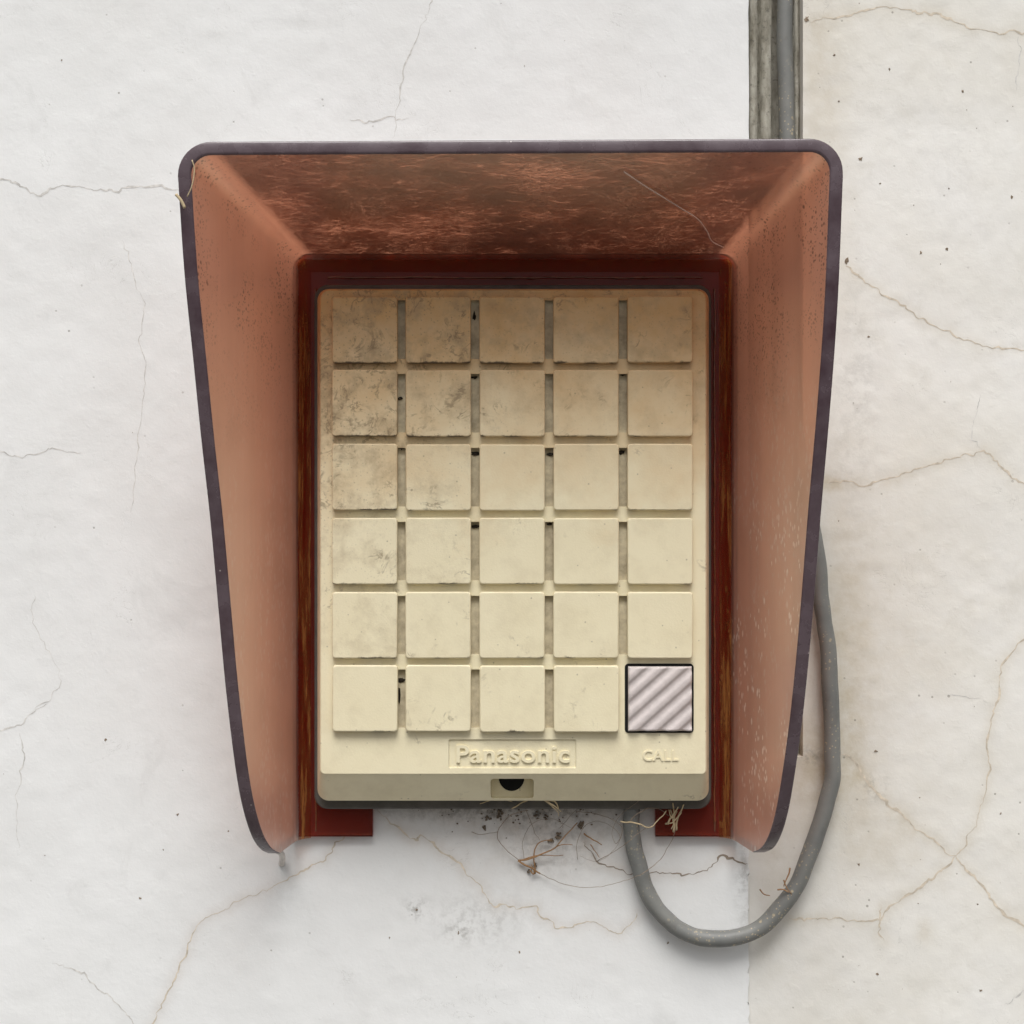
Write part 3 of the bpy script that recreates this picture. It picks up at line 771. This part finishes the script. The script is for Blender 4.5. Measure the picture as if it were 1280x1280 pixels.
for q in range(len(ring)): F.append((ring[q], ring[(q+1) % len(ring)], b0+(q+1) % len(ring), b0+q))
cap = mk('ribbed_cap', V, F, M['button'], bt); smooth_by_angle(cap, 60)
# microphone opening
V = []; F = []
cz_ = px(0, 973, 13.2)[2]; cxm = px(639.5, 0, 13.2)[0]
disc = [(cxm+4.7*math.cos(2*math.pi*k/28), cz_+0.4+5.0*math.sin(2*math.pi*k/28)) for k in range(28)]
V, F = loft([(disc, 12.6), (disc, 13.25)])
mk('microphone_hole', V, F, M['black'], ic)
# raised lettering
def text(body, x0, x1, z0, z1, d, thick, name, bold=0.02, space=1.0):
    cu = bpy.data.curves.new(name, 'FONT'); cu.body = body; cu.size = 1; cu.extrude = 0.05; cu.offset = bold
    cu.resolution_u = 6; cu.space_character = space
    o = bpy.data.objects.new(name, cu); sc.collection.objects.link(o); bpy.context.view_layer.update()
    m_ = bpy.data.meshes.new_from_object(o.evaluated_get(bpy.context.evaluated_depsgraph_get()))
    bpy.data.objects.remove(o)
    co = np.array([v.co[:] for v in m_.vertices]); mn, mx = co.min(0), co.max(0)
    V = [(x0+(c_[0]-mn[0])/(mx[0]-mn[0])*(x1-x0), d if c_[2] < 0 else d+thick, z0+(c_[1]-mn[1])/(mx[1]-mn[1])*(z1-z0)) for c_ in co]
    F = [tuple(p.vertices) for p in m_.polygons]; bpy.data.meshes.remove(m_)
    return mk(name, V, F, M['lettering'], ic)
def letter_mat():
    t = NT('lettering_plastic')
    n_ = t.noise(t.coords(), 200, 4)
    t.bsdf(**{'Base Color': t.mix(t.ramp(n_, .3, .7), (0.80, 0.73, 0.52), (0.765, 0.69, 0.48)), 'Roughness': 0.55, 'Specular IOR Level': 0.35}); return t.m
M['lettering'] = letter_mat()
a_ = px(570.5, 931.5, DF); b_ = px(712, 953.5, DF)
text('Panasonic', a_[0], b_[0], b_[2], a_[2], DF-0.58, 0.82, 'lettering', 0.018, 1.06)
a_ = px(803.5, 937.5, DF); b_ = px(848, 951, DF)
text('CALL', a_[0], b_[0], b_[2], a_[2], DF-0.05, 0.45, 'lettering', 0.012, 1.05)
# dirt clumps lodged in the slots between the keys
for i, (x, y, rx, rz) in enumerate([(594,567,5,3),(687,568,5,2.2),(776,565,4,3),(594,658,5,2.2),(687,655,3,2),(502,850,5,3),(499,868,1.5,12),(501,498,3.5,2),(593,472,3.5,1.8),(778,468,3.5,2),(502,559,4,3),(593,395,2,6)]):
    p = px(x, y, DF-2.0)
    V, F = blobvf((p[0], DF-1.8, p[2]), rx*S*0.95, 0.5, rz*S*0.9, 60+i, 0.45)
    mk('dirt_clump', V, F, M['dirt'], ic)

# ------------------------------------------------------------------ the cable
pts = [(983,-700,-6.6),(983,-100,-6.6),(982,100,-6.6),(984,250,-6.6),(986,400,-6.0),(994,520,-3.5),(1006,610,1.5),(1018,680,4.6),(1027,745,4.6),(1033,800,4.6),(1040,880,4.8),(1041,945,5.2),(1034,1000,5.4),(1016,1060,5.6),(990,1115,6),(950,1158,6.5),(905,1173,6.5),(862,1166,6.2),(830,1145,6),(808,1112,5.6),(795,1070,5.6),(789,1035,6),(789,1014,6.2),(790,1004,6.4)]
path = catmull([px(p[0], p[1], p[2]*0.86 if p[2] > 0 else p[2]) for p in pts], 8)
for i_, p in enumerate(path): p[0] += 1.5*vnoise(i_*3.0, 0, 14, 71); p[2] += 1.2*vnoise(i_*3.0, 5, 14, 72)
V, F = tubevf(path, [3.05+0.25*float(vnoise(i_*3.0, 9, 8, 73)) for i_ in range(len(path))], 16)
tag(mk('cable', V, F, M['cable'], smooth=True), 'grey round cable looping from the wall channel up under the intercom', 'cable')

# ------------------------------------------------------------------ dry plant debris, fibres, cobweb
def strands(name, lst, mat, label, cat, kind=None, parent=None):
    parts = []
    for pts_, r_ in lst:
        P = catmull([px(*p) for p in pts_], 6); n_ = len(P)
        P = [p+np.array([vnoise(p[0], p[2], 2, 9)*0.5, vnoise(p[0], p[2], 3, 8)*0.6, vnoise(p[0], p[2], 2, 7)*0.5]) for p in P]
        for p in P: p[1] = max(p[1], 0.6+r_) if p[1] < 3 else p[1]
        parts.append(tubevf(P, [r_*(1-0.5*k/n_) for k in range(n_)], 5))
    V, F = joinvf(parts); o = mk(name, V, F, mat, smooth=True)
    return tag(o, label, cat, kind=kind)
hairs = [
 ([(660,1013,8),(640,1018,7),(623,1038,4),(626,1055,3),(648,1075,2),(675,1092,2),(710,1107,3),(740,1109,4),(770,1104,7),(800,1094,10)], .16),
 ([(800,1094,10),(825,1075,8),(840,1050,7),(846,1030,8)], .14),
 ([(655,1005,9),(668,1040,4),(675,1050,2)], .12),
 ([(655,1075,2),(654,1050,2),(665,1030,3),(690,1024,4),(715,1035,3)], .10),
 ([(720,1014,7),(755,1020,6),(778,1035,9),(770,1055,9),(765,1040,8),(775,1020,9),(800,1000,12)], .13),
 ([(722,1075,2),(722,1050,2),(735,1030,4),(755,1028,4),(775,1045,8),(765,1065,7),(745,1077,3),(725,1070,2)], .10),
 ([(784,1030,11),(800,1015,12),(820,1010,10),(838,1020,8)], .15),
 ([(745,1077,3),(775,1060,10),(800,1040,11),(815,1030,9)], .12),
 ([(700,1035,3),(725,1010,7),(760,1007,8)], .10),
 ([(590,1040,2),(602,1043,2),(623,1040,3)], .14),
]
strands('fibre_tangle', hairs, M['hair'], 'tangle of fine looping hairs hanging under the intercom', 'fibres', 'stuff')
stems = [
 ([(648,1076,2),(665,1073,3),(690,1062,4),(702,1050,4),(722,1028,3)], .36),
 ([(648,1076,2),(672,1090,2),(676,1093,2)], .40),
 ([(650,1076,2),(670,1070,3),(704,1069,3)], .24),
 ([(669,1092,2),(668,1065,3),(676,1052,3),(690,1050,3)], .30),
 ([(690,1062,4),(700,1056,4),(716,1056,4)], .22),
 ([(662,1088,2),(668,1092,2),(664,1080,2)], .3),
 ([(730,1042,2),(742,1050,3),(752,1056,3)], .32),
 ([(738,1055,2),(744,1064,2),(749,1072,2)], .22),
]
strands('dry_twig', stems, M['stem'], 'brown dry branching twig caught on the wall below the intercom', 'twig')
straw = [
 ([(776,1027,11),(795,1029,12),(812,1034,11),(823,1025,11),(833,1013,11)], .34),
 ([(835,1030,8),(840,1020,10),(848,1008,12)], .42),
 ([(842,1040,7),(843,1022,9),(841,1004,11)], .5),
 ([(845,1038,7),(848,1020,9),(855,1006,11)], .42),
 ([(832,1030,7),(842,1027,9),(852,1016,10)], .35),
 ([(838,1012,9),(842,1026,9),(839,1036,8)], .35),
 ([(846,1014,9),(840,1022,10),(836,1012,10)], .3),
]
strands('straw_tuft', straw, M['straw'], 'pale frayed straw tuft stuck to the right flange foot', 'straw')
straw2 = [
 ([(640,1010,10),(655,1002,12),(672,998,14),(685,1004,14),(697,1014,12),(699,1020,10)], .28),
 ([(673,998,14),(682,1000,14),(692,1010,13)], .5),
 ([(680,1000,14),(693,1002,14),(698,1010,12)], .4),
 ([(678,999,14),(690,1006,14),(702,1014,11)], .35),
 ([(600,1004,11),(622,999,12),(640,1002,12)], .18),
]
strands('straw_tuft', straw2, M['straw'], 'bent straw wisp hanging from the microphone notch edge', 'straw')
strands('straw_bit', [([(949,1012+100,4),(955,1118,5),(962,1120,6)], .3), ([(988,1085,6),(985,1095,7),(980,1108,8)], .35), ([(980,1100,8),(984,1110,8),(990,1118,8)], .28), ([(972,1112,7),(980,1112,8),(986,1116,8)], .3)], M['stem'], 'tiny brown stalks clinging to the cable bend', 'stalks')
# dark crumbs under the cover
parts = []
for i in range(60):
    x = rng.gauss(650, 60); y = 1011+abs(rng.gauss(0, 12)); p = px(x, y, 0.4)
    r_ = rng.uniform(0.08, 0.28); parts.append(blobvf((p[0], 0.4, p[2]), r_*1.3, 0.35, r_, 900+i, 0.6))
for x, y, rx, rz in [(626,1016,4,5),(611,1023,4,3),(604,1036,3,4),(625,1022,3,3),(698,1044,6,4),(727,1028,3,6),(725,1034,3,4),(688,1052,5,4),(671,1020,4,2),(683,1021,4,2),(663,1088,3,2.5),(668,1083,2,3)]:
    for k in range(4):
        p = px(x+rng.uniform(-3, 3), y+rng.uniform(-3, 3), 0.6)
        parts.append(blobvf((p[0], 0.6, p[2]), rx*S*0.4, 0.5, rz*S*0.4, rng.randrange(9999), 0.7))
V, F = joinvf(parts); tag(mk('crumbs', V, F, M['speck']), 'dark crumbs of dirt scattered on the wall under the intercom', 'dirt', kind='stuff')
# web strand across the roof of the hood
def roof(x, y):
    # point just under the inner roof seen at this pixel
    lo, hi = FD, DT
    for _ in range(40):
        d = (lo+hi)/2; z = (640-y)*S*(D-d)/D
        if z < zT+(lipT-zT)*d/DT: hi = d
        else: lo = d
    p = px(x, y, d); return (p[0], p[1], p[2]-0.4)
P = catmull([roof(*q) for q in [(780,213),(805,230),(826,243),(850,258),(872,272),(884,288),(890,300),(905,308)]], 6)
V, F = tubevf(P, 0.2, 5); tag(mk('cobweb_strand', V, F, M['web'], smooth=True), 'pale cobweb strand across the roof of the hood', 'cobweb')
P = catmull([px(220, 243, 81.5), px(226, 250, 81.8), px(231, 260, 81.5)], 5)
V, F = tubevf(P, [0.5]*len(P), 6); tag(mk('straw_bit', V, F, M['straw'], smooth=True), 'short pale straw stuck on the hood edge corner', 'straw')
P = catmull([px(234, 246, 81.6), px(240, 232, 81.8), px(243, 212, 81.5), px(240, 200, 81.5)], 5)
V, F = tubevf(P, [0.2]*len(P), 6); tag(mk('straw_bit', V, F, M['straw'], smooth=True), 'thin curved fibre along the hood edge corner', 'straw')
P = catmull([px(348, 1062, 13), px(352, 1068, 8), px(353, 1074, 3), px(352, 1080, 0.5)], 5)
V, F = tubevf(P, [1.5, 1.5]+[1.2]*(len(P)-2), 8); tag(mk('sealant_drip', V, F, M['seal'], smooth=True), 'small pale sealant drip below the left hood tip', 'sealant')
